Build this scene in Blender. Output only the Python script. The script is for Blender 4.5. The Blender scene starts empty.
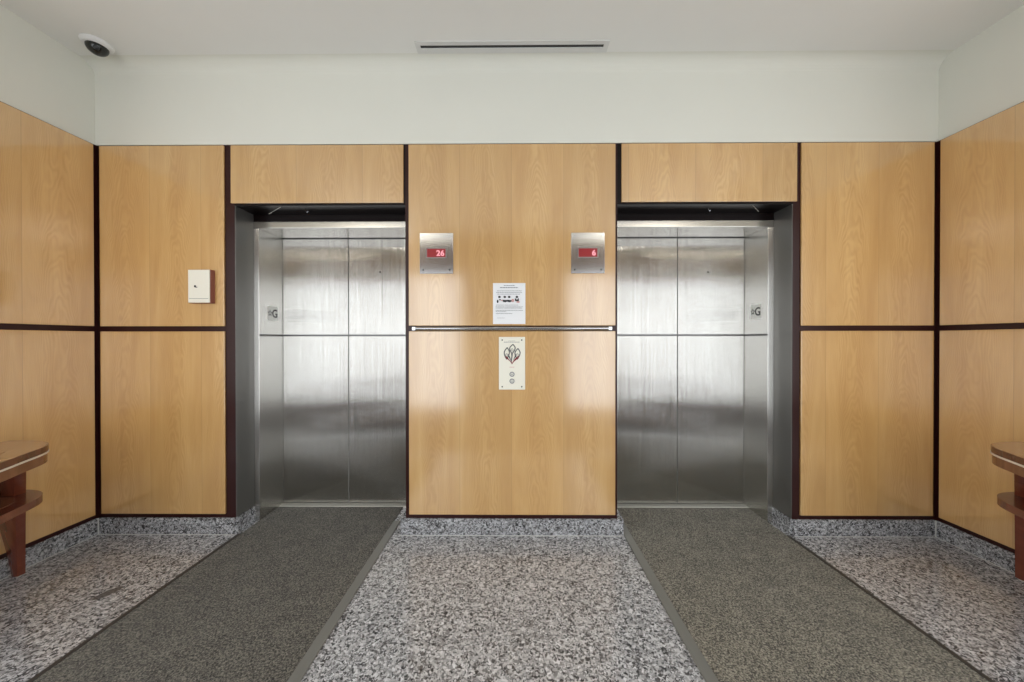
import bpy, bmesh, math, random
from mathutils import Vector, Matrix

S = bpy.context.scene
C = S.collection
PI = math.pi

# ---------------------------------------------------------------- camera
cd = bpy.data.cameras.new('camera')
cam = bpy.data.objects.new('camera', cd)
C.objects.link(cam)
cd.sensor_fit = 'HORIZONTAL'
cd.sensor_width = 36.0
cd.lens = 350.0 / 1024 * 36
cd.clip_start = 0.02
yaw, pitch, roll = 0.0071, -0.0044, -0.0007
cam.matrix_world = (Matrix.Translation((0, 0, 1.33)) @ Matrix.Rotation(yaw, 4, 'Z')
                    @ Matrix.Rotation(PI / 2 + pitch, 4, 'X') @ Matrix.Rotation(roll, 4, 'Z'))
S.camera = cam

# ---------------------------------------------------------------- world, exposure
W = bpy.data.worlds.new('world')
S.world = W
W.use_nodes = True
W.node_tree.nodes['Background'].inputs[0].default_value = (0.75, 0.85, 1.0, 1)
W.node_tree.nodes['Background'].inputs[1].default_value = 1.0
vs = S.view_settings
vs.view_transform = 'Standard'
vs.look = 'None'
vs.exposure = 0.5
vs.gamma = 1.0
vs.use_curve_mapping = False
S.cycles.use_denoising = True
S.cycles.max_bounces = 10
S.cycles.diffuse_bounces = 6
S.cycles.glossy_bounces = 5
S.cycles.sample_clamp_indirect = 6.0
DAYLIGHT = 2.3        # radiance of the window panes behind the camera
FILL_LIGHT = 13.0           # radiance of the added, unseen ceiling fill lights


# ---------------------------------------------------------------- materials
def mat(name, col, rough=0.5, metal=0.0, spec=0.5):
    m = bpy.data.materials.new(name)
    m.use_nodes = True
    b = m.node_tree.nodes['Principled BSDF']
    b.inputs['Base Color'].default_value = (*col, 1)
    b.inputs['Roughness'].default_value = rough
    b.inputs['Metallic'].default_value = metal
    b.inputs['Specular IOR Level'].default_value = spec
    return m


class NT:
    """small helper to wire shader nodes"""
    def __init__(s, m):
        s.t = m.node_tree
        s.b = s.t.nodes['Principled BSDF']

    def n(s, kind, **kw):
        x = s.t.nodes.new(kind)
        for k, v in kw.items():
            setattr(x, k, v)
        return x

    def l(s, a, b):
        s.t.links.new(a, b)

    def math(s, op, a, b=None, c=None):
        x = s.n('ShaderNodeMath', operation=op)
        for i, v in enumerate((a, b, c)):
            if v is None:
                continue
            if isinstance(v, (int, float)):
                x.inputs[i].default_value = v
            else:
                s.l(v, x.inputs[i])
        return x.outputs[0]

    def noise(s, vec, scale, detail=3, rough=0.55, dist=0.0):
        x = s.n('ShaderNodeTexNoise')
        s.l(vec, x.inputs['Vector'])
        x.inputs['Scale'].default_value = scale
        x.inputs['Detail'].default_value = detail
        x.inputs['Roughness'].default_value = rough
        x.inputs['Distortion'].default_value = dist
        return x.outputs['Fac']

    def comb(s, x, y, z):
        c = s.n('ShaderNodeCombineXYZ')
        for i, v in enumerate((x, y, z)):
            if isinstance(v, (int, float)):
                c.inputs[i].default_value = v
            else:
                s.l(v, c.inputs[i])
        return c.outputs[0]

    def ramp(s, f, stops, interp='LINEAR'):
        r = s.n('ShaderNodeValToRGB')
        r.color_ramp.interpolation = interp
        e = r.color_ramp.elements
        while len(e) < len(stops):
            e.new(0.5)
        for i, (p, c) in enumerate(stops):
            e[i].position = p
            e[i].color = (*c, 1)
        s.l(f, r.inputs[0])
        return r.outputs[0]

    def mix(s, f, a, b, mode='MIX'):
        x = s.n('ShaderNodeMix', data_type='RGBA', blend_type=mode)
        for k, v in ((0, f), (6, a), (7, b)):
            if isinstance(v, (int, float)):
                x.inputs[k].default_value = v
            elif isinstance(v, tuple):
                x.inputs[k].default_value = (*v, 1)
            else:
                s.l(v, x.inputs[k])
        return x.outputs[2]

    def pos(s):
        g = s.n('ShaderNodeNewGeometry')
        x = s.n('ShaderNodeSeparateXYZ')
        s.l(g.outputs['Position'], x.inputs[0])
        return g.outputs['Position'], x.outputs[0], x.outputs[1], x.outputs[2]

    def bump(s, h, strength, dist=0.002):
        b = s.n('ShaderNodeBump')
        b.inputs['Strength'].default_value = strength
        b.inputs['Distance'].default_value = dist
        s.l(h, b.inputs['Height'])
        s.l(b.outputs[0], s.b.inputs['Normal'])


def veneer(name, axis, shift=0.0, figure=1.0, strip=0.352):
    """honey cherry veneer: vertical leaves, streaky grain, cathedral figure"""
    m = mat(name, (0.5, 0.3, 0.13), 0.3)
    k = NT(m)
    p, x, y, z = k.pos()
    u = k.math('ADD', x if axis == 'X' else y, shift)
    s = k.math('DIVIDE', u, strip)
    cell = k.math('FLOOR', s)
    fr = k.math('SUBTRACT', k.math('FRACT', s), 0.5)
    mir = k.math('ABSOLUTE', fr)                                   # book-matched halves
    rnd = k.n('ShaderNodeTexWhiteNoise', noise_dimensions='1D')
    k.l(cell, rnd.inputs['W'])
    rv = rnd.outputs['Value']
    uu = k.math('MULTIPLY', fr, strip)
    off = k.math('MULTIPLY', rv, 37.0)
    warp = k.noise(k.comb(k.math('MULTIPLY', uu, 5.0), off, k.math('MULTIPLY', z, 1.6)), 1.0, 3)
    # slow streaks
    a = k.noise(k.comb(k.math('MULTIPLY', uu, 8.0), off, k.math('MULTIPLY', z, 0.9)), 1.0, 4, 0.6, 0.6)
    # fine pores
    f = k.noise(k.comb(k.math('MULTIPLY', uu, 190.0), off, k.math('MULTIPLY', z, 5.0)), 1.0, 2)
    # flame figure: contour lines of a stretched parabola
    par = k.math('ADD', k.math('MULTIPLY', k.math('MULTIPLY', fr, fr), 9.0), k.math('MULTIPLY', z, 0.9))
    ph = k.math('ADD', par, k.math('MULTIPLY', warp, 1.9))
    wv = k.math('SINE', k.math('MULTIPLY', ph, 26.0))
    gate = k.noise(k.comb(k.math('MULTIPLY', uu, 30.0), off, k.math('MULTIPLY', z, 5.0)), 1.0, 3)
    fig = k.math('MULTIPLY', k.math('MULTIPLY', wv, wv), k.math('MULTIPLY', gate, figure))
    base = k.ramp(a, [(0.25, (0.52, 0.29, 0.095)), (0.5, (0.61, 0.365, 0.132)), (0.78, (0.70, 0.445, 0.182))])
    base = k.mix(k.math('MULTIPLY', fig, 0.55), base, (0.42, 0.215, 0.06))
    tone = k.math('ADD', 0.93, k.math('MULTIPLY', rv, 0.12))
    fine = k.math('ADD', 0.965, k.math('MULTIPLY', f, 0.07))
    tt = k.math('MULTIPLY', tone, fine)
    # thin dark joint between the leaves
    edge = k.math('GREATER_THAN', mir, 0.4945)
    tt = k.math('MULTIPLY', tt, k.math('SUBTRACT', 1.0, k.math('MULTIPLY', edge, 0.16)))
    base = k.mix(1.0, base, k.comb(tt, tt, tt), 'MULTIPLY')
    k.l(base, k.b.inputs['Base Color'])
    k.b.inputs['Roughness'].default_value = 0.4
    k.b.inputs['Coat Weight'].default_value = 1.0
    k.b.inputs['Coat IOR'].default_value = 2.1
    k.b.inputs['Coat Roughness'].default_value = 0.14
    return m


def granite(name, bright=1.0, rough=0.12, joints=False):
    m = mat(name, (0.3, 0.3, 0.3), rough)
    k = NT(m)
    p, x, y, z = k.pos()
    nv = k.n('ShaderNodeTexNoise')
    k.l(p, nv.inputs['Vector'])
    nv.inputs['Scale'].default_value = 55
    nv.inputs['Detail'].default_value = 3
    wp = k.n('ShaderNodeVectorMath', operation='MULTIPLY_ADD')
    k.l(nv.outputs['Color'], wp.inputs[0])
    wp.inputs[1].default_value = (0.022, 0.022, 0.022)
    k.l(p, wp.inputs[2])

    def vor(scale):
        v = k.n('ShaderNodeTexVoronoi')
        k.l(wp.outputs[0], v.inputs['Vector'])
        v.inputs['Scale'].default_value = scale
        sx = k.n('ShaderNodeSeparateColor')
        k.l(v.outputs['Color'], sx.inputs[0])
        return sx.outputs[0], sx.outputs[1]
    a, a2 = vor(84)
    b, b2 = vor(150)
    g = lambda v: (v * 0.975 * bright, v * 0.99 * bright, v * 1.035 * bright)
    big = k.ramp(a, [(0.0, g(0.035)), (0.2, g(0.11)), (0.36, g(0.27)), (0.6, g(0.45)), (0.85, g(0.62)), (1.0, g(0.76))])
    small = k.ramp(b, [(0.0, g(0.04)), (0.22, g(0.13)), (0.55, g(0.36)), (1.0, g(0.70))])
    col = k.mix(k.math('GREATER_THAN', b2, 0.55), big, small)
    cl = k.noise(p, 26, 3, 0.6)
    cv = k.math('ADD', 0.72, k.math('MULTIPLY', cl, 0.56))
    col = k.mix(1.0, col, k.comb(cv, cv, cv), 'MULTIPLY')
    pink = k.math('MULTIPLY', k.math('GREATER_THAN', a2, 0.72), 0.12)
    col = k.mix(pink, col, (0.40 * bright, 0.35 * bright, 0.335 * bright))
    if joints:
        # thin pale joints of the floor slabs, 1.22 m apart, and one grey scuff
        jx = k.math('ABSOLUTE', k.math('SUBTRACT', k.math('FRACT', k.math('DIVIDE', k.math('ADD', x, 0.02 + 0.61 + 12.2), 1.22)), 0.5))
        j = k.math('LESS_THAN', jx, 0.0016)
        col = k.mix(k.math('MULTIPLY', j, 0.5), col, (0.45, 0.45, 0.44))
        dx = k.math('ADD', x, 2.135)
        dy = k.math('SUBTRACT', y, 1.818)
        al = k.math('ADD', k.math('MULTIPLY', dx, 0.45), k.math('MULTIPLY', dy, 0.89))
        ac = k.math('SUBTRACT', k.math('MULTIPLY', dx, 0.89), k.math('MULTIPLY', dy, 0.45))
        e = k.math('ADD', k.math('POWER', k.math('DIVIDE', al, 0.055), 2), k.math('POWER', k.math('DIVIDE', ac, 0.026), 2))
        col = k.mix(k.math('MULTIPLY', k.math('LESS_THAN', e, 1.0), 0.9), col, (0.10, 0.095, 0.09))
    k.l(col, k.b.inputs['Base Color'])
    return m


def carpet(name, lo, hi):
    m = mat(name, hi, 0.95, 0, 0.15)
    k = NT(m)
    p, x, y, z = k.pos()
    a = k.noise(p, 130, 2, 0.8)
    b = k.noise(p, 9, 3, 0.6)
    c = k.noise(p, 70, 3, 0.7)
    f = k.math('ADD', k.math('MULTIPLY', a, 0.85), k.math('ADD', k.math('MULTIPLY', c, 0.30), k.math('MULTIPLY', b, 0.12)))
    col = k.ramp(f, [(0.53, lo), (0.64, tuple(u * 0.6 + v * 0.4 for u, v in zip(lo, hi))), (0.77, hi)])
    k.l(col, k.b.inputs['Base Color'])
    k.b.inputs['Sheen Weight'].default_value = 0.2
    k.bump(a, 0.9, 0.006)
    return m


def steel(name, tangent, rough=0.15, aniso=1.0, col=(0.57, 0.56, 0.535), grain='X', spread=0.0016):
    m = mat(name, col, rough, 1.0)
    k = NT(m)
    p, x, y, z = k.pos()
    k.b.inputs['Anisotropic'].default_value = aniso
    k.l(k.comb(*tangent), k.b.inputs['Tangent'])
    g = k.noise(k.comb(k.math('MULTIPLY', x if grain == 'X' else y, 420.0), 0.0, k.math('MULTIPLY', z, 3.0)), 1.0, 2)
    if spread:
        hl = k.noise(k.comb(k.math('MULTIPLY', x if grain == 'X' else y, 5200.0), 0.0, k.math('MULTIPLY', z, 0.7)), 1.0, 0)
        k.bump(hl, 1.0, spread)
    v = k.math('ADD', 0.92, k.math('MULTIPLY', g, 0.16))
    k.l(k.mix(1.0, (*col,), k.comb(v, v, v), 'MULTIPLY'), k.b.inputs['Base Color'])
    return m


def glow(name, col, strength):
    m = mat(name, (0, 0, 0), 0.3)
    b = m.node_tree.nodes['Principled BSDF']
    b.inputs['Emission Color'].default_value = (*col, 1)
    b.inputs['Emission Strength'].default_value = strength
    return m


def plaster(name, col):
    m = mat(name, col, 0.9, 0, 0.25)
    k = NT(m)
    p, x, y, z = k.pos()
    n = k.noise(p, 2.2, 3)
    v = k.math('ADD', 0.97, k.math('MULTIPLY', n, 0.06))
    k.l(k.mix(1.0, col, k.comb(v, v, v), 'MULTIPLY'), k.b.inputs['Base Color'])
    k.bump(k.noise(p, 260, 2), 0.08, 0.001)
    return m


def table_wood(name, lo, hi, rough=0.2):
    m = mat(name, hi, rough)
    k = NT(m)
    p, x, y, z = k.pos()
    a = k.noise(k.comb(k.math('MULTIPLY', x, 26.0), k.math('MULTIPLY', y, 3.0), k.math('MULTIPLY', z, 4.0)), 1.0, 4, 0.6, 0.8)
    k.l(k.ramp(a, [(0.3, lo), (0.7, hi)]), k.b.inputs['Base Color'])
    k.b.inputs['Coat Weight'].default_value = 0.4
    k.b.inputs['Coat Roughness'].default_value = 0.12
    return m


M = {}
M['wood_back'] = veneer('cherry_veneer_back', 'X', 0.0195)
M['wood_side'] = veneer('cherry_veneer_side', 'Y', 0.11, 0.8)
M['wood_header'] = veneer('cherry_veneer_header', 'X', 0.13, 1.1, 0.45)
M['reveal'] = mat('dark_burgundy_lacquer', (0.026, 0.005, 0.0045), 0.3, 0, 0.3)
M['liner'] = mat('charcoal_enamel', (0.21, 0.205, 0.195), 0.3, 0.7)
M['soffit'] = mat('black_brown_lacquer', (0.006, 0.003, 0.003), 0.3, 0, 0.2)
M['granite_floor'] = granite('speckled_granite_floor', 0.98, 0.1, True)
M['granite_base'] = granite('speckled_granite_base', 0.72, 0.2)
M['grout'] = mat('pale_grout', (0.50, 0.50, 0.48), 0.8)
M['white_wall'] = plaster('cream_plaster', (0.70, 0.70, 0.635))
M['white_ceiling'] = plaster('white_ceiling_paint', (0.76, 0.76, 0.73))
M['carpet_dark'] = carpet('dark_grey_carpet', (0.016, 0.0145, 0.012), (0.22, 0.205, 0.172))
M['carpet_light'] = carpet('olive_grey_carpet', (0.03, 0.0275, 0.021), (0.36, 0.335, 0.27))
M['carpet_entry'] = carpet('brown_entrance_carpet', (0.012, 0.006, 0.006), (0.05, 0.026, 0.024))
M['edge_grey'] = mat('grey_edge_strip', (0.22, 0.22, 0.205), 0.4, 0.3)
M['edge_dark'] = mat('dark_rubber_edge', (0.045, 0.04, 0.036), 0.6)
M['steel_x'] = steel('brushed_steel_doors', (1.0, 0.0, 0.0), grain='X')
M['steel_y'] = steel('brushed_steel_returns', (1.0, 1.0, 0.0), 0.27, 1.0, (0.74, 0.73, 0.70), 'Y', 0)
M['steel_h'] = steel('brushed_steel_header', (1.0, 0.0, 0.0), 0.17, 0.8, (0.56, 0.54, 0.515), 'X', 0)
M['steel_plate'] = steel('brushed_steel_plate', (1.0, 0.0, 0.0), 0.2, 0.95, (0.56, 0.57, 0.57), 'X', 0)
M['groove'] = mat('groove_shadow_gap', (0.05, 0.05, 0.05), 0.5, 0.4)
M['groove_soft'] = mat('grey_groove', (0.17, 0.17, 0.17), 0.4, 0.5)
M['sill'] = mat('extruded_aluminium', (0.66, 0.65, 0.60), 0.5, 0.35)
M['chrome'] = mat('polished_chrome', (0.5, 0.51, 0.53), 0.14, 1.0)
M['black'] = mat('black_plastic', (0.012, 0.012, 0.012), 0.4)
M['ink'] = mat('black_ink', (0.02, 0.02, 0.022), 0.6)
M['ink_grey'] = mat('grey_ink', (0.22, 0.23, 0.24), 0.7)
M['emblem'] = mat('slate_emblem_ink', (0.10, 0.105, 0.11), 0.6)
M['ink_pink'] = mat('pink_ink', (0.62, 0.36, 0.34), 0.7)
M['ink_red'] = mat('maroon_ink', (0.22, 0.025, 0.035), 0.6)
M['paper'] = mat('white_paper', (0.80, 0.81, 0.83), 0.55)
M['ivory'] = mat('ivory_enamel', (0.82, 0.80, 0.70), 0.35)
M['plate_white'] = mat('white_plate', (0.9, 0.9, 0.86), 0.25)
M['white_plastic'] = mat('white_plastic', (0.70, 0.70, 0.685), 0.35)
M['box_red'] = mat('red_brown_box', (0.25, 0.075, 0.05), 0.5)
M['screen'] = glow('red_display', (0.6, 0.018, 0.025), 0.33)
M['digits'] = glow('lit_digits', (1.0, 0.40, 0.46), 0.85)
M['smoked'] = mat('smoked_dome', (0.012, 0.013, 0.012), 0.07)
M['table_top'] = table_wood('amber_table_top', (0.26, 0.14, 0.06), (0.40, 0.24, 0.11), 0.22)
M['table_red'] = table_wood('mahogany_table', (0.10, 0.024, 0.013), (0.20, 0.05, 0.026), 0.22)
M['table_edge'] = table_wood('brown_table_edge', (0.17, 0.065, 0.03), (0.26, 0.105, 0.05), 0.25)
M['table_lid'] = table_wood('dark_table_rim', (0.085, 0.026, 0.014), (0.14, 0.045, 0.022), 0.25)
M['inlay'] = mat('pale_metal_inlay', (0.92, 0.87, 0.78), 0.25, 0.2)
M['vent_white'] = mat('vent_enamel', (0.62, 0.62, 0.60), 0.5)
M['daylight'] = glow('daylight_pane', (0.93, 0.97, 1.0), DAYLIGHT)
M['fill_light'] = glow('fill_light_glow', (1.0, 0.93, 0.80), FILL_LIGHT)
M['front_brown'] = mat('dark_brown_wood', (0.085, 0.036, 0.018), 0.4)
M['front_grey'] = mat('entrance_column_paint', (0.36, 0.31, 0.27), 0.6)


# ---------------------------------------------------------------- mesh helpers
def box(bm, x0, x1, y0, y1, z0, z1, bevel=0.0, seg=2):
    vs_ = [bm.verts.new(p) for p in ((x0, y0, z0), (x1, y0, z0), (x1, y1, z0), (x0, y1, z0),
                                     (x0, y0, z1), (x1, y0, z1), (x1, y1, z1), (x0, y1, z1))]
    fs = [bm.faces.new([vs_[i] for i in q]) for q in
          ((0, 3, 2, 1), (4, 5, 6, 7), (0, 1, 5, 4), (1, 2, 6, 5), (2, 3, 7, 6), (3, 0, 4, 7))]
    if bevel:
        ed = list({e for f in fs for e in f.edges})
        bmesh.ops.bevel(bm, geom=ed, offset=bevel, segments=seg, profile=0.5, affect='EDGES')
    return bm


def B(*a, **k):
    return box(bmesh.new(), *a, **k)


def prism(bm, pts, z0, z1, place=lambda u, v, w: (u, v, w), bevel=0.0):
    """closed outline pts (u, v) extruded from w=z0 to w=z1"""
    lo = [bm.verts.new(place(u, v, z0)) for u, v in pts]
    hi = [bm.verts.new(place(u, v, z1)) for u, v in pts]
    n = len(pts)
    fs = [bm.faces.new(lo[::-1]), bm.faces.new(hi)]
    for i in range(n):
        j = (i + 1) % n
        fs.append(bm.faces.new((lo[i], lo[j], hi[j], hi[i])))
    if bevel:
        ed = [e for f in fs[:2] for e in f.edges]
        bmesh.ops.bevel(bm, geom=ed, offset=bevel, segments=2, profile=0.5, affect='EDGES')
    bmesh.ops.recalc_face_normals(bm, faces=bm.faces[:])
    return bm


def lathe(bm, prof, n=32, o=(0, 0, 0), axis='Z'):
    """prof: list of (r, h); revolve about an axis through o"""
    def P(r, h, t):
        c, s = r * math.cos(t), r * math.sin(t)
        if axis == 'Z':
            return (o[0] + c, o[1] + s, o[2] + h)
        if axis == 'Y':
            return (o[0] + c, o[1] + h, o[2] + s)
        return (o[0] + h, o[1] + c, o[2] + s)
    rings = []
    for r, h in prof:
        if r < 1e-6:
            rings.append([bm.verts.new(P(0, h, 0))])
        else:
            rings.append([bm.verts.new(P(r, h, 2 * PI * i / n)) for i in range(n)])
    for a, b in zip(rings, rings[1:]):
        for i in range(n):
            j = (i + 1) % n
            if len(a) == 1 and len(b) == 1:
                continue
            if len(a) == 1:
                bm.faces.new((a[0], b[i], b[j]))
            elif len(b) == 1:
                bm.faces.new((a[i], b[0], a[j]))
            else:
                bm.faces.new((a[i], b[i], b[j], a[j]))
    bmesh.ops.recalc_face_normals(bm, faces=bm.faces[:])
    return bm


def tube(bm, pts, r, n=10):
    """round bar along a polyline"""
    pts = [Vector(p) for p in pts]
    rings = []
    for i, p in enumerate(pts):
        d = (pts[min(i + 1, len(pts) - 1)] - pts[max(i - 1, 0)]).normalized()
        up = Vector((0, 0, 1)) if abs(d.z) < 0.9 else Vector((1, 0, 0))
        a = d.cross(up).normalized()
        b = d.cross(a)
        rings.append([bm.verts.new(p + a * r * math.cos(2 * PI * k / n) + b * r * math.sin(2 * PI * k / n)) for k in range(n)])
    for p, q in zip(rings, rings[1:]):
        for k in range(n):
            j = (k + 1) % n
            bm.faces.new((p[k], p[j], q[j], q[k]))
    bm.faces.new(rings[0][::-1])
    bm.faces.new(rings[-1])
    bmesh.ops.recalc_face_normals(bm, faces=bm.faces[:])
    return bm


def obj(name, bm, m, parent=None, smooth=False, label=None):
    """link bm (built in world coordinates) as one mesh object; origin goes to the base centre"""
    me = bpy.data.meshes.new(name)
    xs = [v.co for v in bm.verts]
    lo = Vector((min(v.x for v in xs), min(v.y for v in xs), min(v.z for v in xs)))
    hi = Vector((max(v.x for v in xs), max(v.y for v in xs), max(v.z for v in xs)))
    org = Vector(((lo.x + hi.x) / 2, (lo.y + hi.y) / 2, lo.z))
    for v in bm.verts:
        v.co -= org
    bm.to_mesh(me)
    bm.free()
    me.materials.append(m)
    if smooth:
        for p in me.polygons:
            p.use_smooth = True
        me.set_sharp_from_angle(angle=math.radians(38))
    o = bpy.data.objects.new(name, me)
    C.objects.link(o)
    if parent:
        o.parent = parent
        w = Vector((0, 0, 0))
        q = parent
        while q:
            w += q.location
            q = q.parent
        o.location = org - w
    else:
        o.location = org
    if label:
        o['label'] = label
    return o


def tag(o, label, cat, group=None):
    o['label'] = label
    o['category'] = cat
    if group:
        o['group'] = group
    return o


def thing(name, loc, label, cat, group=None):
    o = bpy.data.objects.new(name, None)
    o.empty_display_size = 0.05
    C.objects.link(o)
    o.location = loc
    return tag(o, label, cat, group)


def struct(name, bm, m, parent=None):
    o = obj(name, bm, m, parent)
    if not parent:
        o['kind'] = 'structure'
    return o


def text_bm(txt, size, place, depth=0.0008, bold=0.0, width=1.0):
    """letters as a thin mesh; place maps (u, v, w) to the world; text is centred on u=v=0"""
    cu = bpy.data.curves.new('lettering', 'FONT')
    cu.body = txt
    cu.size = size
    cu.align_x = 'CENTER'
    cu.align_y = 'CENTER'
    cu.extrude = depth / 2
    cu.offset = bold
    cu.resolution_u = 3
    t = bpy.data.objects.new('lettering', cu)
    C.objects.link(t)
    bpy.context.view_layer.update()
    me = bpy.data.meshes.new_from_object(t.evaluated_get(bpy.context.evaluated_depsgraph_get()))
    bm = bmesh.new()
    bm.from_mesh(me)
    bpy.data.objects.remove(t)
    bpy.data.curves.remove(cu)
    bpy.data.meshes.remove(me)
    us = [v.co.x for v in bm.verts]
    ws = [v.co.y for v in bm.verts]
    cu_, cv_ = (min(us) + max(us)) / 2, (min(ws) + max(ws)) / 2
    for v in bm.verts:
        v.co = Vector(place((v.co.x - cu_) * width, v.co.y - cv_, v.co.z + depth / 2))
    bmesh.ops.recalc_face_normals(bm, faces=bm.faces[:])
    return bm


# ---------------------------------------------------------------- the setting
YB = 2.366            # face of the granite base of the back wall
YK = 2.380            # face of the dark backing behind the panels
XL, XR = -2.845, 2.830
ZC, ZP = 3.20, 2.6575
YF = -1.6             # inner face of the wall behind the camera
LX0, LX1, RX0, RX1 = -1.910, -0.742, 0.697, 1.880     # lift recesses

struct('floor', B(-3.1, 3.1, YF - 0.3, 3.0, -0.12, 0.0), M['granite_floor'])
struct('ceiling', B(-3.1, 3.1, YF - 0.3, 3.0, ZC, ZC + 0.12), M['white_ceiling'])
struct('wall_back', B(XL - 0.02, XR + 0.02, YK - 0.006, 3.0, ZP, ZC), M['white_wall'])
def cove(name, place, w0, w1, r=0.085):
    pts = [(0, 0)] + [(r - r * math.sin(a), -(r - r * math.cos(a))) for a in [PI / 2 * i / 8 for i in range(9)]]
    struct(name, prism(bmesh.new(), pts[::-1], w0, w1, place), M['white_wall'])


cove('trim_11', lambda u, v, w: (w, YK - 0.006 - u, ZC + v - 0.0002), XL - 0.015, XR + 0.015)
WE = 1.15            # the panelled part of the side walls ends here; glazing goes on behind the camera
for side, x0, x1, n in (('left', XL - 0.17, XL - 0.017, 3), ('right', XR + 0.017, XR + 0.17, 4)):
    bm = B(x0, x1, WE, 3.0, 0, ZC)
    box(bm, x0, x1, YF - 0.2, WE, 2.58, ZC)
    struct('wall_' + side, bm, M['white_wall'])
    xi = (x0 + x1) / 2
    bm = bmesh.new()
    for i in range(4):
        y = YF + 0.03 + (WE - YF - 0.06) * i / 3
        box(bm, xi - 0.05, xi + 0.05, y - 0.03, y + 0.03, 0, 2.58, 0.004)
    box(bm, xi - 0.049, xi + 0.049, YF, WE, 0, 0.08, 0.004)
    box(bm, xi - 0.049, xi + 0.049, YF, WE, 2.51, 2.58, 0.004)
    w = struct('window_%d' % n, bm, M['front_brown'])
    obj('pane', B(xi - 0.006, xi + 0.006, YF + 0.01, WE - 0.01, 0.02, 2.56), M['daylight'], w)
struct('wall_front', B(XL - 0.17, XR + 0.17, YF - 0.2, YF, 2.58, ZC), M['front_brown'])
struct('trim_1', B(-0.95, 0.95, YF - 0.2, YF, 0, 2.58), M['front_grey'])
for n, (a, b) in enumerate(((XL - 0.017, -0.95), (0.95, XR + 0.017)), 1):
    bm = bmesh.new()
    k = 2
    for i in range(k + 1):
        x = a + (b - a) * i / k
        box(bm, max(a, x - 0.03), min(b, x + 0.03), YF - 0.12, YF - 0.04, 0, 2.58, 0.004)
    box(bm, a, b, YF - 0.119, YF - 0.041, 0, 0.08, 0.004)
    box(bm, a, b, YF - 0.119, YF - 0.041, 2.51, 2.58, 0.004)
    w = struct('window_%d' % n, bm, M['front_brown'])
    obj('pane', B(a + 0.01, b - 0.01, YF - 0.09, YF - 0.08, 0.02, 2.56), M['daylight'], w)

# dark backing of the panelled walls (shows as the reveals between the panels)
struct('trim_2', B(XL - 0.017, LX0, YK, 2.98, 0, ZP), M['reveal'])
struct('trim_3', B(LX1, RX0, YK, 2.98, 0, ZP), M['reveal'])
struct('trim_4', B(RX1, XR + 0.017, YK, 2.98, 0, ZP), M['reveal'])
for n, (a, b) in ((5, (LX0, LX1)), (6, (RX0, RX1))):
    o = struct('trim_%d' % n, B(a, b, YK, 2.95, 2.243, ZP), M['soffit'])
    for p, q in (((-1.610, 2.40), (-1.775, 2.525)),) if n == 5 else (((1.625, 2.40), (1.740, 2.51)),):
        obj('pale_line', tube(bmesh.new(), [(*p, 2.2405), (*q, 2.2405)], 0.0022, 8), M['sill'], o)  # thin pale diagonal line across the soffit
struct('trim_7', B(XL - 0.0165, XL - 0.012, WE, YK, 0.1, ZP), M['reveal'])
struct('trim_8', B(XR + 0.012, XR + 0.0165, WE, YK, 0.1, ZP), M['reveal'])
# charcoal linings of the lift recesses
for n, (x0, x1) in ((9, (LX0, LX0 + 0.004)), (10, (RX1 - 0.004, RX1))):
    struct('trim_%d' % n, B(x0, x1, YK + 0.002, 2.548, 0.115, 2.243), M['liner'])

# granite base boards with their pale joints
ZB = 0.112


def baseboard(name, boxes, joints):
    bm = bmesh.new()
    for q in boxes:
        box(bm, *q, bevel=0.0015, seg=1)
    o = struct(name, bm, M['granite_base'])
    bm = bmesh.new()
    for q in joints:
        box(bm, *q)
    obj('grout_joint', bm, M['grout'], o)


baseboard('baseboard_back', [(XL, LX0 - 0.006, YB, YK, 0, ZB), (LX0 - 0.006, LX0 + 0.012, YB + 0.012, 2.548, 0, ZB)],
          [(XL, LX0 - 0.006, YB - 0.005, YB, 0, 0.003), (XL, XL + 0.006, YB - 0.004, YB, 0, ZB)])
baseboard('baseboard_center', [(-0.776, 0.738, YB, YK, 0, ZB), (-0.776, LX1, YK, 2.548, 0, ZB), (RX0, 0.738, YK, 2.548, 0, ZB)],
          [(-0.776, 0.738, YB - 0.005, YB, 0, 0.003)])
baseboard('baseboard_corner', [(RX1 + 0.006, XR, YB, YK, 0, ZB), (RX1 - 0.012, RX1 + 0.006, YB + 0.012, 2.548, 0, ZB)],
          [(RX1 + 0.006, XR, YB - 0.005, YB, 0, 0.003), (XR - 0.006, XR, YB - 0.004, YB, 0, ZB)])
baseboard('baseboard_left', [(XL - 0.012, XL, WE, YB, 0, ZB)], [(XL, XL + 0.005, WE, YB, 0, 0.003)])
baseboard('baseboard_right', [(XR, XR + 0.012, WE, YB, 0, ZB)], [(XR - 0.005, XR, WE, YB, 0, 0.003)])

# ---------------------------------------------------------------- wood panels
PB = 0.0025
ZU0, ZU1, ZL0, ZL1 = 1.4215, 2.650, 0.140, 1.3865


def panel(label, x0, x1, z0, z1, m='wood_back', y0=YB + 0.002):
    o = obj('wood_panel', B(x0, x1, y0, YK, z0, z1, bevel=PB), M[m])
    tag(o, label, 'wall panel')


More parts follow.
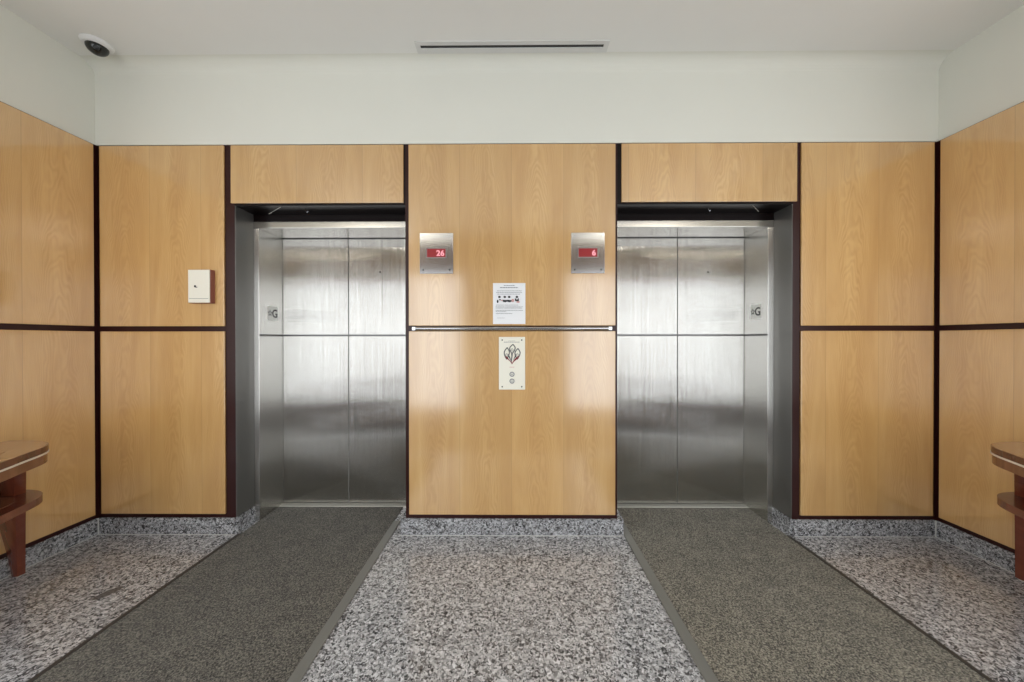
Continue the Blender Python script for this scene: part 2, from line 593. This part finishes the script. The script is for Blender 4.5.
panel('upper cherry wood panel left of the left elevator, holding the small key box', -2.828, -1.975, ZU0, ZU1)
panel('lower cherry wood panel left of the left elevator, above the granite base', -2.828, -1.975, ZL0, ZL1)
panel('long low wood panel above the left elevator doors', -1.928, -0.752, 2.257, ZU1, 'wood_header')
panel('upper center wood panel with two red displays and the paper notice', -0.717, 0.682, ZU0 + 0.002, ZU1)
panel('lower center wood panel with the call button plate', -0.717, 0.682, ZL0, ZL1)
panel('long low wood panel above the right elevator doors', 0.7225, 1.9, 2.257, ZU1, 'wood_header')
panel('upper cherry wood panel right of the right elevator, bare', 1.929, 2.815, ZU0, ZU1)
panel('lower cherry wood panel right of the right elevator, above the granite base', 1.929, 2.815, ZL0, ZL1)
for side, x0, x1 in (('left', XL - 0.012, XL + 0.002), ('right', XR - 0.002, XR + 0.012)):
    y1 = 2.350
    for up, z0, z1 in (('upper', ZU0, ZU1), ('lower', ZL0, ZL1)):
        o = obj('wood_panel', B(x0, x1, WE + 0.02, y1, z0, z1, bevel=PB), M['wood_side'])
        tag(o, '%s wood panel on the %s side wall%s' % (up, side, ', behind the table' if up == 'lower' else ', above the table'), 'wall panel')

# polished bumper rail between the two center panels
t = thing('bumper_rail', (-0.018, YK, 1.404), 'horizontal polished metal rail across the center wall under the notice', 'rail')
bm = bmesh.new()
prof = []
for i in range(13):
    a = -PI / 2 + PI * i / 12
    prof.append((-math.cos(a) * 0.016, math.sin(a) * 0.0125))
prism(bm, prof + [(0.019, 0.0125), (0.019, -0.0125)], -0.690, 0.655, lambda u, v, w: (w, YK - 0.019 + u, 1.403 + v))
obj('bar', bm, M['chrome'], t, True)
for s, x in ((-1, -0.676), (1, 0.641)):
    bm = B(x - 0.012, x + 0.012, YK - 0.038, YK - 0.0002, 1.3895, 1.4165, bevel=0.003)
    obj('end_bracket', bm, M['steel_plate'], t)


# ---------------------------------------------------------------- elevators
def elevator(side, ox0, ox1, mid, rx0, rx1, hole):
    """opening ox0..ox1 inside the recess rx0..rx1"""
    yf, yd, hz = 2.548, 2.810, 2.143
    t = thing('elevator_frame', ((ox0 + ox1) / 2, yf, 0),
              'brushed steel frame around the %s elevator doors' % side, 'elevator frame')
    for a, b, inner in ((rx0 + 0.003, ox0, ox0), (ox1, rx1 - 0.003, ox1)):
        j = obj('jamb', B(a, b, yf, yd + 0.02, 0.0, hz, bevel=0.0025), M['steel_y'], t)
        # groove that crosses the jamb level with the one in the doors
        s = 1 if inner == ox0 else -1
        obj('groove', B(min(inner - s * 0.002, inner + s * 0.0006), max(inner - s * 0.002, inner + s * 0.0006), yf + 0.004, yd - 0.001, 1.357, 1.370), M['groove_soft'], j)
    obj('header', B(rx0 + 0.003, rx1 - 0.003, yf - 0.003, yd + 0.02, hz, 2.192, bevel=0.003), M['steel_h'], t)
    bm = B(ox0, ox1, 2.758, yd + 0.03, 0.0, 0.008, bevel=0.001)
    sl = obj('sill', bm, M['sill'], t)
    bm = bmesh.new()
    for y in (2.770, 2.784, 2.798):
        box(bm, ox0 + 0.005, ox1 - 0.005, y, y + 0.004, 0.0081, 0.0086)
    obj('sill_groove', bm, M['groove'], sl)
    # black infill between the frame and the soffit
    obj('infill', B(rx0 + 0.0005, rx1 - 0.0005, yf + 0.002, yd, 2.1925, 2.2425), M['soffit'], t)
    for nm, a, b in (('left', ox0 + 0.002, mid - 0.002), ('right', mid + 0.002, ox1 - 0.002)):
        d = thing('elevator_door', ((a + b) / 2, yd, 0.012),
                  '%s brushed steel sliding leaf of the %s elevator' % (nm, side), 'elevator door', 'elevator door leaves')
        bm = B(a, b, yd, yd + 0.035, 0.014, 1.3575, bevel=0.002)
        obj('lower_sheet', bm, M['steel_x'], d)
        bm = B(a, b, yd, yd + 0.035, 1.3690, 2.160, bevel=0.002)
        obj('upper_sheet', bm, M['steel_x'], d)
        obj('groove', B(a + 0.001, b - 0.001, yd + 0.0035, yd + 0.034, 1.3570, 1.3695), M['groove_soft'], d)
        obj('top_gap_shade', B(a + 0.001, b - 0.001, yd - 0.001, yd + 0.004, 2.1365, 2.1425), M['groove'], d)  # dark strip standing in for the shaded gap under the header
        if a < hole[0] < b:
            bm = lathe(bmesh.new(), [(0, -0.0012), (0.0075, -0.0012), (0.0085, 0.002)], 16, (hole[0], yd, hole[1]), 'Y')
            obj('key_hole', bm, M['black'], d)
        bm = B(a, b, yd + 0.004, yd + 0.03, 0.0095, 0.0138)
        obj('guide_shoe', bm, M['groove'], d)
    # dark seams where leaf meets leaf and leaf meets jamb are open gaps; a dark board stands behind
    obj('shaft_board', B(ox0 - 0.02, ox1 + 0.02, yd + 0.04, yd + 0.05, 0.0, hz + 0.03), M['soffit'], t)


elevator('left', -1.868, -0.784, -1.337, LX0, LX1, (-1.081, 1.873))
elevator('right', 0.748, 1.835, 1.304, RX0, RX1, (1.547, 1.867))


def floor_plate(side, x, y, z, s):
    """ivory plate on a jamb; s = +1 when it faces +X"""
    t = thing('floor_plate', (x, y, z), 'small white plate with star and G on the %s elevator jamb' % side, 'sign')
    P = lambda u, v, w: (x + s * (w + 0.0022), y + s * u, z + v)
    bm = prism(bmesh.new(), [(-0.056, -0.053), (0.056, -0.053), (0.056, 0.053), (-0.056, 0.053)], -0.0021, 0.0, P, 0.0006)
    obj('plate', bm, M['plate_white'], t)
    G = lambda u, v, w: P(u + 0.022, v, w)
    obj('letter', text_bm('G', 0.088, G, 0.001, 0.0012), M['ink'], t)
    star = []
    for i in range(10):
        r = 0.027 if i % 2 == 0 else 0.012
        star.append((-0.031 + r * math.sin(i * PI / 5), r * math.cos(i * PI / 5)))
    ins = [((u + 0.031) * 0.6 - 0.031, v * 0.6) for u, v in star]
    bm = bmesh.new()
    for i in range(10):
        j = (i + 1) % 10
        prism(bm, [star[i], star[j], ins[j], ins[i]], 0.0, 0.001, P)
    obj('star', bm, M['ink'], t)


# facing +X (left jamb): the reader sees +Y on his right-hand side; facing -X: +Y lies on the left
floor_plate('left', -1.868, 2.690, 1.532, 1)
floor_plate('right', 1.835, 2.674, 1.540, -1)


# ---------------------------------------------------------------- floor displays
def display(cx, cz, txt, label, dig_x):
    yf = YB + 0.0005
    t = thing('floor_indicator', (cx, YB, cz - 0.137), label, 'elevator display', 'steel floor displays on the center wall')
    obj('plate', B(cx - 0.113, cx + 0.113, yf - 0.004, yf + 0.0012, cz - 0.137, cz + 0.137, bevel=0.0012), M['steel_plate'], t)
    zc = cz + 0.002
    P = lambda u, v, w: (cx + u, yf - 0.004 - w, zc + v)
    bm = bmesh.new()
    w_, h_ = 0.0625, 0.0285
    for q in ((-w_ - 0.006, -w_, -h_ - 0.006, h_ + 0.006), (w_, w_ + 0.006, -h_ - 0.006, h_ + 0.006), (-w_, w_, h_, h_ + 0.006), (-w_, w_, -h_ - 0.006, -h_)):
        prism(bm, [(q[0], q[2]), (q[1], q[2]), (q[1], q[3]), (q[0], q[3])], 0, 0.003, P)
    obj('bezel', bm, M['edge_grey'], t)
    sc = obj('screen', prism(bmesh.new(), [(-w_, -h_), (w_, -h_), (w_, h_), (-w_, h_)], 0, 0.0012, P), M['screen'], t, label='lit red screen')
    D = lambda u, v, w: P(u + dig_x, v, w + 0.0013)
    obj('digits', text_bm(txt, 0.052, D, 0.0006, 0.0016, 1.05), M['digits'], sc, label='pale pink lit digits')
    for sx in (-1, 1):
        for sz in (-1, 1):
            bm = lathe(bmesh.new(), [(0, -0.0028), (0.003, -0.0026), (0.0055, -0.0008), (0.0055, 0.0)], 14,
                       (cx + sx * 0.089, yf - 0.004, cz + sz * 0.112), 'Y')
            obj('screw', bm, M['black'] if sz < 0 else M['chrome'], t, True)


display(-0.527, 1.912, '26', 'steel floor display above the rail reading 26', 0.027)
display(0.495, 1.912, '6', 'steel floor display above the rail reading 6', 0.040)

# ---------------------------------------------------------------- paper notice
t = thing('paper_notice', (-0.0355, YB, 1.434), 'white paper notice with small pictures taped above the metal rail', 'notice')
ncx, nw, nz0, nz1 = -0.0355, 0.1095, 1.4345, 1.711
nx, ny = 9, 12
bm = bmesh.new()
grid = []
for j in range(ny + 1):
    row = []
    for i in range(nx + 1):
        u, v = i / nx, j / ny
        cr = max(0, 0.35 - v) * 0.006 * abs(math.sin(7 * u + 3 * v))
        row.append(bm.verts.new((ncx - nw + 2 * nw * u, YB + 0.0012 - 0.0012 - cr, nz0 + (nz1 - nz0) * v)))
    grid.append(row)
for j in range(ny):
    for i in range(nx):
        bm.faces.new((grid[j][i], grid[j][i + 1], grid[j + 1][i + 1], grid[j + 1][i]))
ex = bmesh.ops.extrude_face_region(bm, geom=bm.faces[:])
for v in [g for g in ex['geom'] if isinstance(g, bmesh.types.BMVert)]:
    v.co.y = YB + 0.0016
bmesh.ops.recalc_face_normals(bm, faces=bm.faces[:])
sheet = obj('sheet', bm, M['paper'], t, True)
NP = lambda u, v, w: (ncx + u, YB - 0.0026 - w, nz1 - v)
rg = random.Random(4)


def dashes(bm, u0, u1, v, h, wmin, wmax, gap):
    u = u0
    while u < u1:
        e = min(u1, u + rg.uniform(wmin, wmax))
        prism(bm, [(u, v - h / 2), (e, v - h / 2), (e, v + h / 2), (u, v + h / 2)], 0, 0.0004, NP)
        u = e + gap


bm = bmesh.new()
dashes(bm, -0.036, 0.036, 0.0165, 0.0045, 0.006, 0.016, 0.002)
dashes(bm, -0.062, 0.060, 0.031, 0.0055, 0.008, 0.02, 0.0022)
obj('heading', bm, M['ink_grey'], sheet)
for u0, u1, v in ((-0.082, 0.086, 0.053), (-0.088, 0.088, 0.064), (-0.08, 0.072, 0.075), (-0.09, 0.06, 0.149), (-0.092, 0.092, 0.161), (-0.092, 0.088, 0.169),
                  (-0.092, 0.092, 0.185), (-0.09, -0.02, 0.193), (-0.09, 0.02, 0.206)):
    bm = bmesh.new()
    dashes(bm, u0, u1, v, 0.003, 0.004, 0.014, 0.0022)
    obj('text_line', bm, M['ink_grey'], sheet)
bm = bmesh.new()
dashes(bm, -0.08, -0.031, 0.236, 0.0022, 0.012, 0.014, 0.002)
obj('text_line', bm, M['ink_grey'], sheet)


def blob(bm, u, v, ru, rv, n=12):
    prism(bm, [(u + ru * math.cos(2 * PI * i / n), v + rv * math.sin(2 * PI * i / n)) for i in range(n)], 0, 0.0004, NP)


for u, kind in ((-0.066, 0), (-0.030, 1), (0.000, 2), (0.052, 3)):
    bm = bmesh.new()
    blob(bm, u, 0.094, 0.009, 0.0075)
    if kind == 0:
        blob(bm, u - 0.012, 0.124, 0.006, 0.011)
        blob(bm, u + 0.004, 0.113, 0.008, 0.004)
    elif kind == 3:
        prism(bm, [(u - 0.014, 0.102), (u - 0.005, 0.106), (u, 0.116), (u + 0.006, 0.106), (u + 0.013, 0.102), (u + 0.014, 0.124), (u - 0.012, 0.122)], 0, 0.0004, NP)
    else:
        prism(bm, [(u - 0.016, 0.113), (u + 0.017, 0.115), (u + 0.018, 0.124), (u + 0.005, 0.130), (u - 0.012, 0.127)], 0, 0.0004, NP)
    obj('pictogram', bm, M['ink'], sheet)
for q in ((0.024, 0.118, 0.010, 0.011), (0.060, 0.128, 0.012, 0.006), (-0.050, 0.117, 0.006, 0.004)):
    bm = bmesh.new()
    blob(bm, *q)
    obj('pictogram', bm, M['ink_pink'], sheet)
tp = mat('clear_tape', (0.82, 0.83, 0.85), 0.15)
for u, v in ((-0.088, 0.012), (0.086, 0.012)):
    bm = bmesh.new()
    prism(bm, [(u - 0.018, v - 0.010), (u + 0.018, v - 0.010), (u + 0.018, v + 0.006), (u - 0.018, v + 0.006)], 0.0, 0.0003, NP)
    obj('tape', bm, tp, sheet)

# ---------------------------------------------------------------- call station
scx, sz0, sz1, sw = -0.017, 0.991, 1.347, 0.0885
t = thing('call_station', (scx, YB, sz0), 'ivory elevator call plate with flame emblem and two round buttons', 'call station')
pl = obj('plate', B(scx - sw, scx + sw, YB - 0.0045, YB + 0.0018, sz0, sz1, bevel=0.0014), M['ivory'], t)
SP = lambda u, v, w: (scx + u, YB - 0.0046 - w, sz1 - v)


def strokes(bm, pts, wd, closed=True, d=0.0006):
    n = len(pts)
    for i in range(n if closed else n - 1):
        a, b = Vector(pts[i]), Vector(pts[(i + 1) % n])
        dn = (b - a)
        if dn.length < 1e-6:
            continue
        q = Vector((-dn.y, dn.x)).normalized() * wd / 2
        e = dn.normalized() * wd * 0.3
        prism(bm, [tuple(a - q - e), tuple(b - q + e), tuple(b + q + e), tuple(a + q - e)], 0, d, SP)


def flame(u, v0, v1, w, lean):
    """outline of one flame tongue from tip v0 to belly to foot"""
    L, R_ = [], []
    for i in range(9):
        f = i / 8
        v = v0 + (v1 - v0) * f
        r = w * math.sin(PI * f ** 0.8) ** (1.5 if f < 0.42 else 0.9)
        c = u + lean * (1 - f) ** 2
        L.append((c - r, v))
        R_.append((c + r, v))
    return L + R_[::-1][1:-1]


em = bmesh.new()
for u, v0, v1, w, ln in ((0.001, 0.050, 0.112, 0.0185, 0.006), (-0.036, 0.072, 0.150, 0.0175, 0.004), (0.036, 0.078, 0.150, 0.0175, 0.004)):
    strokes(em, flame(u, v0, v1, w, ln), 0.0068)
obj('flame_emblem', em, M['emblem'], pl)
em = bmesh.new()
prism(em, [(-0.048, 0.128), (-0.036, 0.146), (-0.012, 0.166), (0.0, 0.186), (0.0, 0.172), (-0.016, 0.156), (-0.032, 0.134)], 0.0007, 0.0012, SP)
prism(em, [(0.0, 0.186), (0.014, 0.166), (0.040, 0.146), (0.049, 0.124), (0.036, 0.134), (0.016, 0.150), (0.002, 0.172)], 0.0007, 0.0012, SP)
obj('flame_root', em, M['ink_red'], pl)
em = bmesh.new()
prism(em, [(-0.006, 0.108), (0.006, 0.108), (0.004, 0.13), (-0.002, 0.172), (-0.009, 0.168), (-0.004, 0.13)], 0, 0.0006, SP)
prism(em, [(-0.026, 0.112), (-0.012, 0.136), (-0.006, 0.164), (-0.014, 0.152), (-0.024, 0.132)], 0, 0.0006, SP)
prism(em, [(0.026, 0.112), (0.016, 0.136), (0.006, 0.160), (0.014, 0.150), (0.026, 0.132)], 0, 0.0006, SP)
for u, v in ((0.001, 0.088), (-0.036, 0.122), (0.036, 0.122)):
    strokes(em, [(u + 0.0075 * math.cos(2 * PI * i / 10), v + 0.0085 * math.sin(2 * PI * i / 10)) for i in range(10)], 0.003)
obj('flame_emblem', em, M['emblem'], pl)
em = bmesh.new()
_np, NP = NP, SP
dashes(em, -0.024, 0.022, 0.027, 0.0022, 0.004, 0.01, 0.0016)
dashes(em, -0.054, 0.052, 0.035, 0.0036, 0.006, 0.014, 0.0014)
obj('printed_line', em, M['ink_grey'], pl)
em = bmesh.new()
dashes(em, -0.016, 0.016, 0.204, 0.004, 0.005, 0.008, 0.002)
obj('printed_line', em, M['ink_pink'], pl)
NP = _np
for v in (0.252, 0.298):
    c = (scx, YB - 0.0046, sz1 - v)
    b = obj('button', lathe(bmesh.new(), [(0, -0.0055), (0.0085, -0.0052), (0.011, -0.0035), (0.011, 0)], 24, c, 'Y'), M['sill'], t, True)
    obj('button_ring', lathe(bmesh.new(), [(0.0112, 0.0), (0.0125, -0.0034), (0.0158, -0.0034), (0.0172, 0.0)], 24, c, 'Y'), M['ink_grey'], b, True)
    bm = bmesh.new()
    s = 1 if v < 0.28 else -1
    prism(bm, [(-0.0045, v + s * 0.003), (0.0045, v + s * 0.003), (0, v - s * 0.0045)], 0.0056, 0.006, SP)
    obj('arrow', bm, M['ink_grey'], b)
for u in (-0.066, 0.066):
    for v in (0.021, 0.336):
        bm = lathe(bmesh.new(), [(0, -0.0022), (0.0035, -0.002), (0.005, -0.0006), (0.005, 0.0)], 14, (scx + u, YB - 0.0046, sz1 - v), 'Y')
        obj('screw', bm, M['groove'], t, True)

# ---------------------------------------------------------------- key box
kx0, kx1, kz0, kz1 = -2.186, -2.036, 1.576, 1.800
t = thing('key_box', ((kx0 + kx1) / 2, YB, kz0), 'small cream key box with red-brown sides on the left wood panel', 'key box')
obj('body', B(kx0, kx1, YB - 0.030, YB + 0.0018, kz0, kz1, bevel=0.002), M['box_red'], t, label='red-brown box body')
dr = obj('cover', B(kx0 + 0.001, kx1 - 0.005, YB - 0.037, YB - 0.0302, kz0 + 0.002, kz1 - 0.002, bevel=0.0015), M['ivory'], t)
obj('keyhole', lathe(bmesh.new(), [(0, -0.002), (0.006, -0.002), (0.0075, 0.0)], 14, (kx0 + 0.048, YB - 0.0372, kz0 + 0.112), 'Y'), M['black'], dr)
obj('cam_lever', B(kx0 + 0.049, kx0 + 0.064, YB - 0.0388, YB - 0.0372, kz0 + 0.103, kz0 + 0.108), M['groove'], dr)
obj('slot_line', B(kx0 + 0.008, kx1 - 0.012, YB - 0.0374, YB - 0.0369, kz0 + 0.028, kz0 + 0.0305), M['edge_grey'], dr)

# ---------------------------------------------------------------- ceiling camera
dx, dy = -2.632, 2.198
t = thing('dome_camera', (dx, dy, ZC - 0.1), 'small white security camera with black dome in the ceiling corner', 'security camera')
obj('housing', lathe(bmesh.new(), [(0, 0), (0.074, 0), (0.075, -0.004), (0.071, -0.014), (0.064, -0.022), (0.050, -0.025), (0, -0.025)], 40, (dx, dy, ZC)), M['white_plastic'], t, True)
d = obj('dome', lathe(bmesh.new(), [(0.052 * math.cos(a), -0.024 - 0.047 * math.sin(a)) for a in [PI / 2 * i / 10 for i in range(10)]] + [(0, -0.071)], 36, (dx, dy, ZC)), M['smoked'], t, True, label='black glossy dome')
# lens barrel showing on the dome, turned towards the room
dirv = Vector((0.62, -0.60, -0.50)).normalized()
cpt = Vector((dx, dy, ZC - 0.026)) + dirv * 0.046
bm = lathe(bmesh.new(), [(0, 0.008), (0.010, 0.008), (0.014, 0.005), (0.016, -0.01)], 20)
rot = dirv.to_track_quat('Z', 'Y').to_matrix()
for v in bm.verts:
    v.co = rot @ v.co + cpt
obj('lens', bm, M['black'], d, True)

# ---------------------------------------------------------------- slot diffuser in the ceiling
vx0, vx1, vy0, vy1 = -0.628, 0.598, 2.197, 2.287
t = thing('slot_diffuser', ((vx0 + vx1) / 2, (vy0 + vy1) / 2, ZC - 0.006), 'long white slot air vent in the ceiling above the center panel', 'air vent')
bm = bmesh.new()
ym0, ym1 = 2.224, 2.248
for q in ((vx0, vx1, vy0, ym0), (vx0, vx1, ym1, vy1), (vx0, vx0 + 0.03, ym0, ym1), (vx1 - 0.03, vx1, ym0, ym1)):
    box(bm, *q, ZC - 0.006, ZC - 0.0002)
obj('frame', bm, M['vent_white'], t)
obj('slot', B(vx0 + 0.03, vx1 - 0.03, ym0, ym1, ZC - 0.0012, ZC - 0.0002), M['black'], t, label='black open slot')
bm = B(vx0 + 0.03, vx1 - 0.03, ym0 + 0.002, ym0 + 0.006, ZC - 0.004, ZC - 0.0014)
obj('blade', bm, M['edge_dark'], t)

# ---------------------------------------------------------------- carpet runners
def runner(label, cx0, cx1, e_in, e_out, m, y0=0.75):
    t = thing('carpet_runner', ((cx0 + cx1) / 2, (y0 + 2.757) / 2, 0), label, 'carpet', 'carpet runners in front of the elevators')
    obj('carpet', B(cx0, cx1, y0, 2.757, 0.0005, 0.0065, bevel=0.001, seg=1), m, t)
    obj('edge_strip', B(e_in[0], e_in[1], y0, 2.52 if False else 2.545, 0.0005, 0.0075, bevel=0.001, seg=1), M['edge_grey'], t, label='light grey strip beside the center granite')
    obj('edge_strip', B(e_out[0], e_out[1], y0, 2.370, 0.0005, 0.0080, bevel=0.001, seg=1), M['edge_dark'], t, label='dark strip beside the outer granite')


runner('dark grey carpet runner leading to the left elevator', -1.868, -0.882, (-0.8815, -0.832), (-1.889, -1.8685), M['carpet_dark'])
runner('lighter olive grey carpet runner leading to the right elevator', 0.790, 1.835, (0.740, 0.7895), (1.8355, 1.856), M['carpet_light'])


# ---------------------------------------------------------------- console tables
def spline(pts, n):
    """closed Catmull-Rom through pts"""
    out = []
    k = len(pts)
    for i in range(k):
        p0, p1, p2, p3 = (Vector(pts[(i + j - 1) % k]) for j in range(4))
        for q in range(n):
            s = q / n
            out.append(tuple(0.5 * ((2 * p1) + (p2 - p0) * s + (2 * p0 - 5 * p1 + 4 * p2 - p3) * s * s + (3 * p1 - p0 - 3 * p2 + p3) * s ** 3)))
    return out


def console_table(side, wall, s):
    """s=+1: wall at the left, the table bulges to +X.  Local a = distance from the wall, b = along Y"""
    yc = 1.13
    half = [(0.446, 0.561), (0.389, 0.672), (0.339, 0.731), (0.281, 0.767), (0.212, 0.789), (0.132, 0.799), (0.062, 0.796), (0.030, 0.755)]
    front = [(0.635, 0.0), (0.600, 0.22), (0.509, 0.438)]
    back = [(0.026, 0.40), (0.026, 0.0)]
    up = front + half + back[:1]
    dn = [(a, -b) for a, b in up[::-1]]
    ctl = up + [back[1]] + dn[:-1]
    outline = spline(ctl, 5)

    def inset(f_a, f_b, d):
        return [(0.27 + (a - 0.27) * f_a + d, b * f_b) for a, b in outline]
    X = lambda a: wall + s * a
    P = lambda a, b, w: (X(a), yc + b, w)
    t = thing('console_table', (X(0.3), yc, 0),
              'rounded dark-red wood console table against the %s wall' % side, 'table', 'console tables')
    top = obj('tabletop', prism(bmesh.new(), outline, 0.738, 0.77, P, 0.002), M['table_lid'], t)
    obj('top_veneer', prism(bmesh.new(), inset(0.985, 0.993, 0), 0.7701, 0.7712, P), M['table_top'], top, label='amber veneered top surface')
    obj('top_inlay', prism(bmesh.new(), inset(0.60, 0.80, 0), 0.7712, 0.7735, P, 0.0008), M['table_top'], top, label='raised oval field in the top')
    obj('metal_inlay', prism(bmesh.new(), inset(1.004, 1.002, 0), 0.7285, 0.7378, P), M['inlay'], t, label='thin pale metal line')
    obj('apron', prism(bmesh.new(), inset(0.985, 0.994, 0), 0.680, 0.7284, P, 0.003), M['table_edge'], t)
    sh = obj('shelf', prism(bmesh.new(), inset(0.80, 0.985, -0.01), 0.462, 0.500, P, 0.003), M['table_red'], t)
    obj('shelf_inlay', prism(bmesh.new(), inset(0.48, 0.86, -0.01), 0.5001, 0.5018, P), M['table_edge'], sh)
    # blade legs: small foot, wide head that runs back towards the wall, splayed outwards

    def leg(foot, head, m):
        """foot, head: (a0, a1, b0, b1) at the floor and under the apron; m mirrors b"""
        bm = bmesh.new()
        rings = []
        for i in range(11):
            f = i / 10
            e = f ** 1.2
            q = [u + (v - u) * e for u, v in zip(foot, head)]
            z = 0.010 + (0.681 - 0.010) * f
            rings.append([bm.verts.new(P(q[i_], m * q[j_], z)) for i_, j_ in ((0, 2), (1, 2), (1, 3), (0, 3))])
        for p, q in zip(rings, rings[1:]):
            for k in range(4):
                j = (k + 1) % 4
                bm.faces.new((p[k], p[j], q[j], q[k]))
        bm.faces.new(rings[0])
        bm.faces.new(rings[-1])
        ed = [e for e in bm.edges if abs(e.verts[0].co.z - e.verts[1].co.z) > 0.01]
        bmesh.ops.recalc_face_normals(bm, faces=bm.faces[:])
        bmesh.ops.bevel(bm, geom=ed, offset=0.003, segments=2, profile=0.5, affect='EDGES')
        lg = obj('leg', bm, M['table_red'], t, True)
        g = lathe(bmesh.new(), [(0, 0.0), (0.009, 0.0), (0.011, 0.003), (0.011, 0.010), (0, 0.010)], 14,
                  P((foot[0] + foot[1]) / 2, m * (foot[2] + foot[3]) / 2, 0))
        obj('glide', g, M['sill'], lg)
    for m in (1, -1):
        leg((0.040, 0.075, 0.793, 0.827), (0.045, 0.235, 0.668, 0.720), m)
        leg((0.500, 0.535, 0.270, 0.305), (0.360, 0.530, 0.215, 0.267), m)


console_table('left', XL + 0.002, 1)
console_table('right', XR + 0.020, -1)

# ---------------------------------------------------------------- small fittings of the soffits
for side, x, y in (('left', -1.452, 2.43), ('right', 1.338, 2.43)):
    bm = tube(bmesh.new(), [(x, y, 2.2428), (x, y, 2.232), (x + 0.004, y - 0.001, 2.222), (x + 0.010, y - 0.001, 2.216), (x + 0.016, y - 0.001, 2.220), (x + 0.016, y - 0.001, 2.228)], 0.0022, 8)
    tag(obj('wire_hook', bm, M['chrome'], None, True), 'tiny metal hook hanging from the black soffit over the %s elevator' % side, 'hook')

# ---------------------------------------------------------------- entrance mat and added fill lights behind the camera
for x in (-2.3, 2.3):  # unseen glowing panels, added to brighten the walls and doors
    y, hx, hy = -1.2, 0.40, 0.26
    t = thing('added_fill_light', (x, y, ZC - 0.02), 'added fill light on the ceiling behind the viewer, unseen', 'light', 'added ceiling fill lights')
    bm = bmesh.new()
    for q in ((x - hx - 0.03, x - hx, y - hy, y + hy), (x + hx, x + hx + 0.03, y - hy, y + hy), (x - hx, x + hx, y - hy - 0.03, y - hy), (x - hx, x + hx, y + hy, y + hy + 0.03)):
        box(bm, *q, ZC - 0.02, ZC - 0.0002)
    obj('frame', bm, M['vent_white'], t)
    obj('diffuser', B(x - hx, x + hx, y - hy, y + hy, ZC - 0.012, ZC - 0.002), M['fill_light'], t)
o = obj('entrance_mat', B(-2.6, 2.6, -1.45, 0.6, 0.0005, 0.008, bevel=0.002, seg=1), M['carpet_entry'])
tag(o, 'dark brown entrance mat behind the viewer', 'mat')
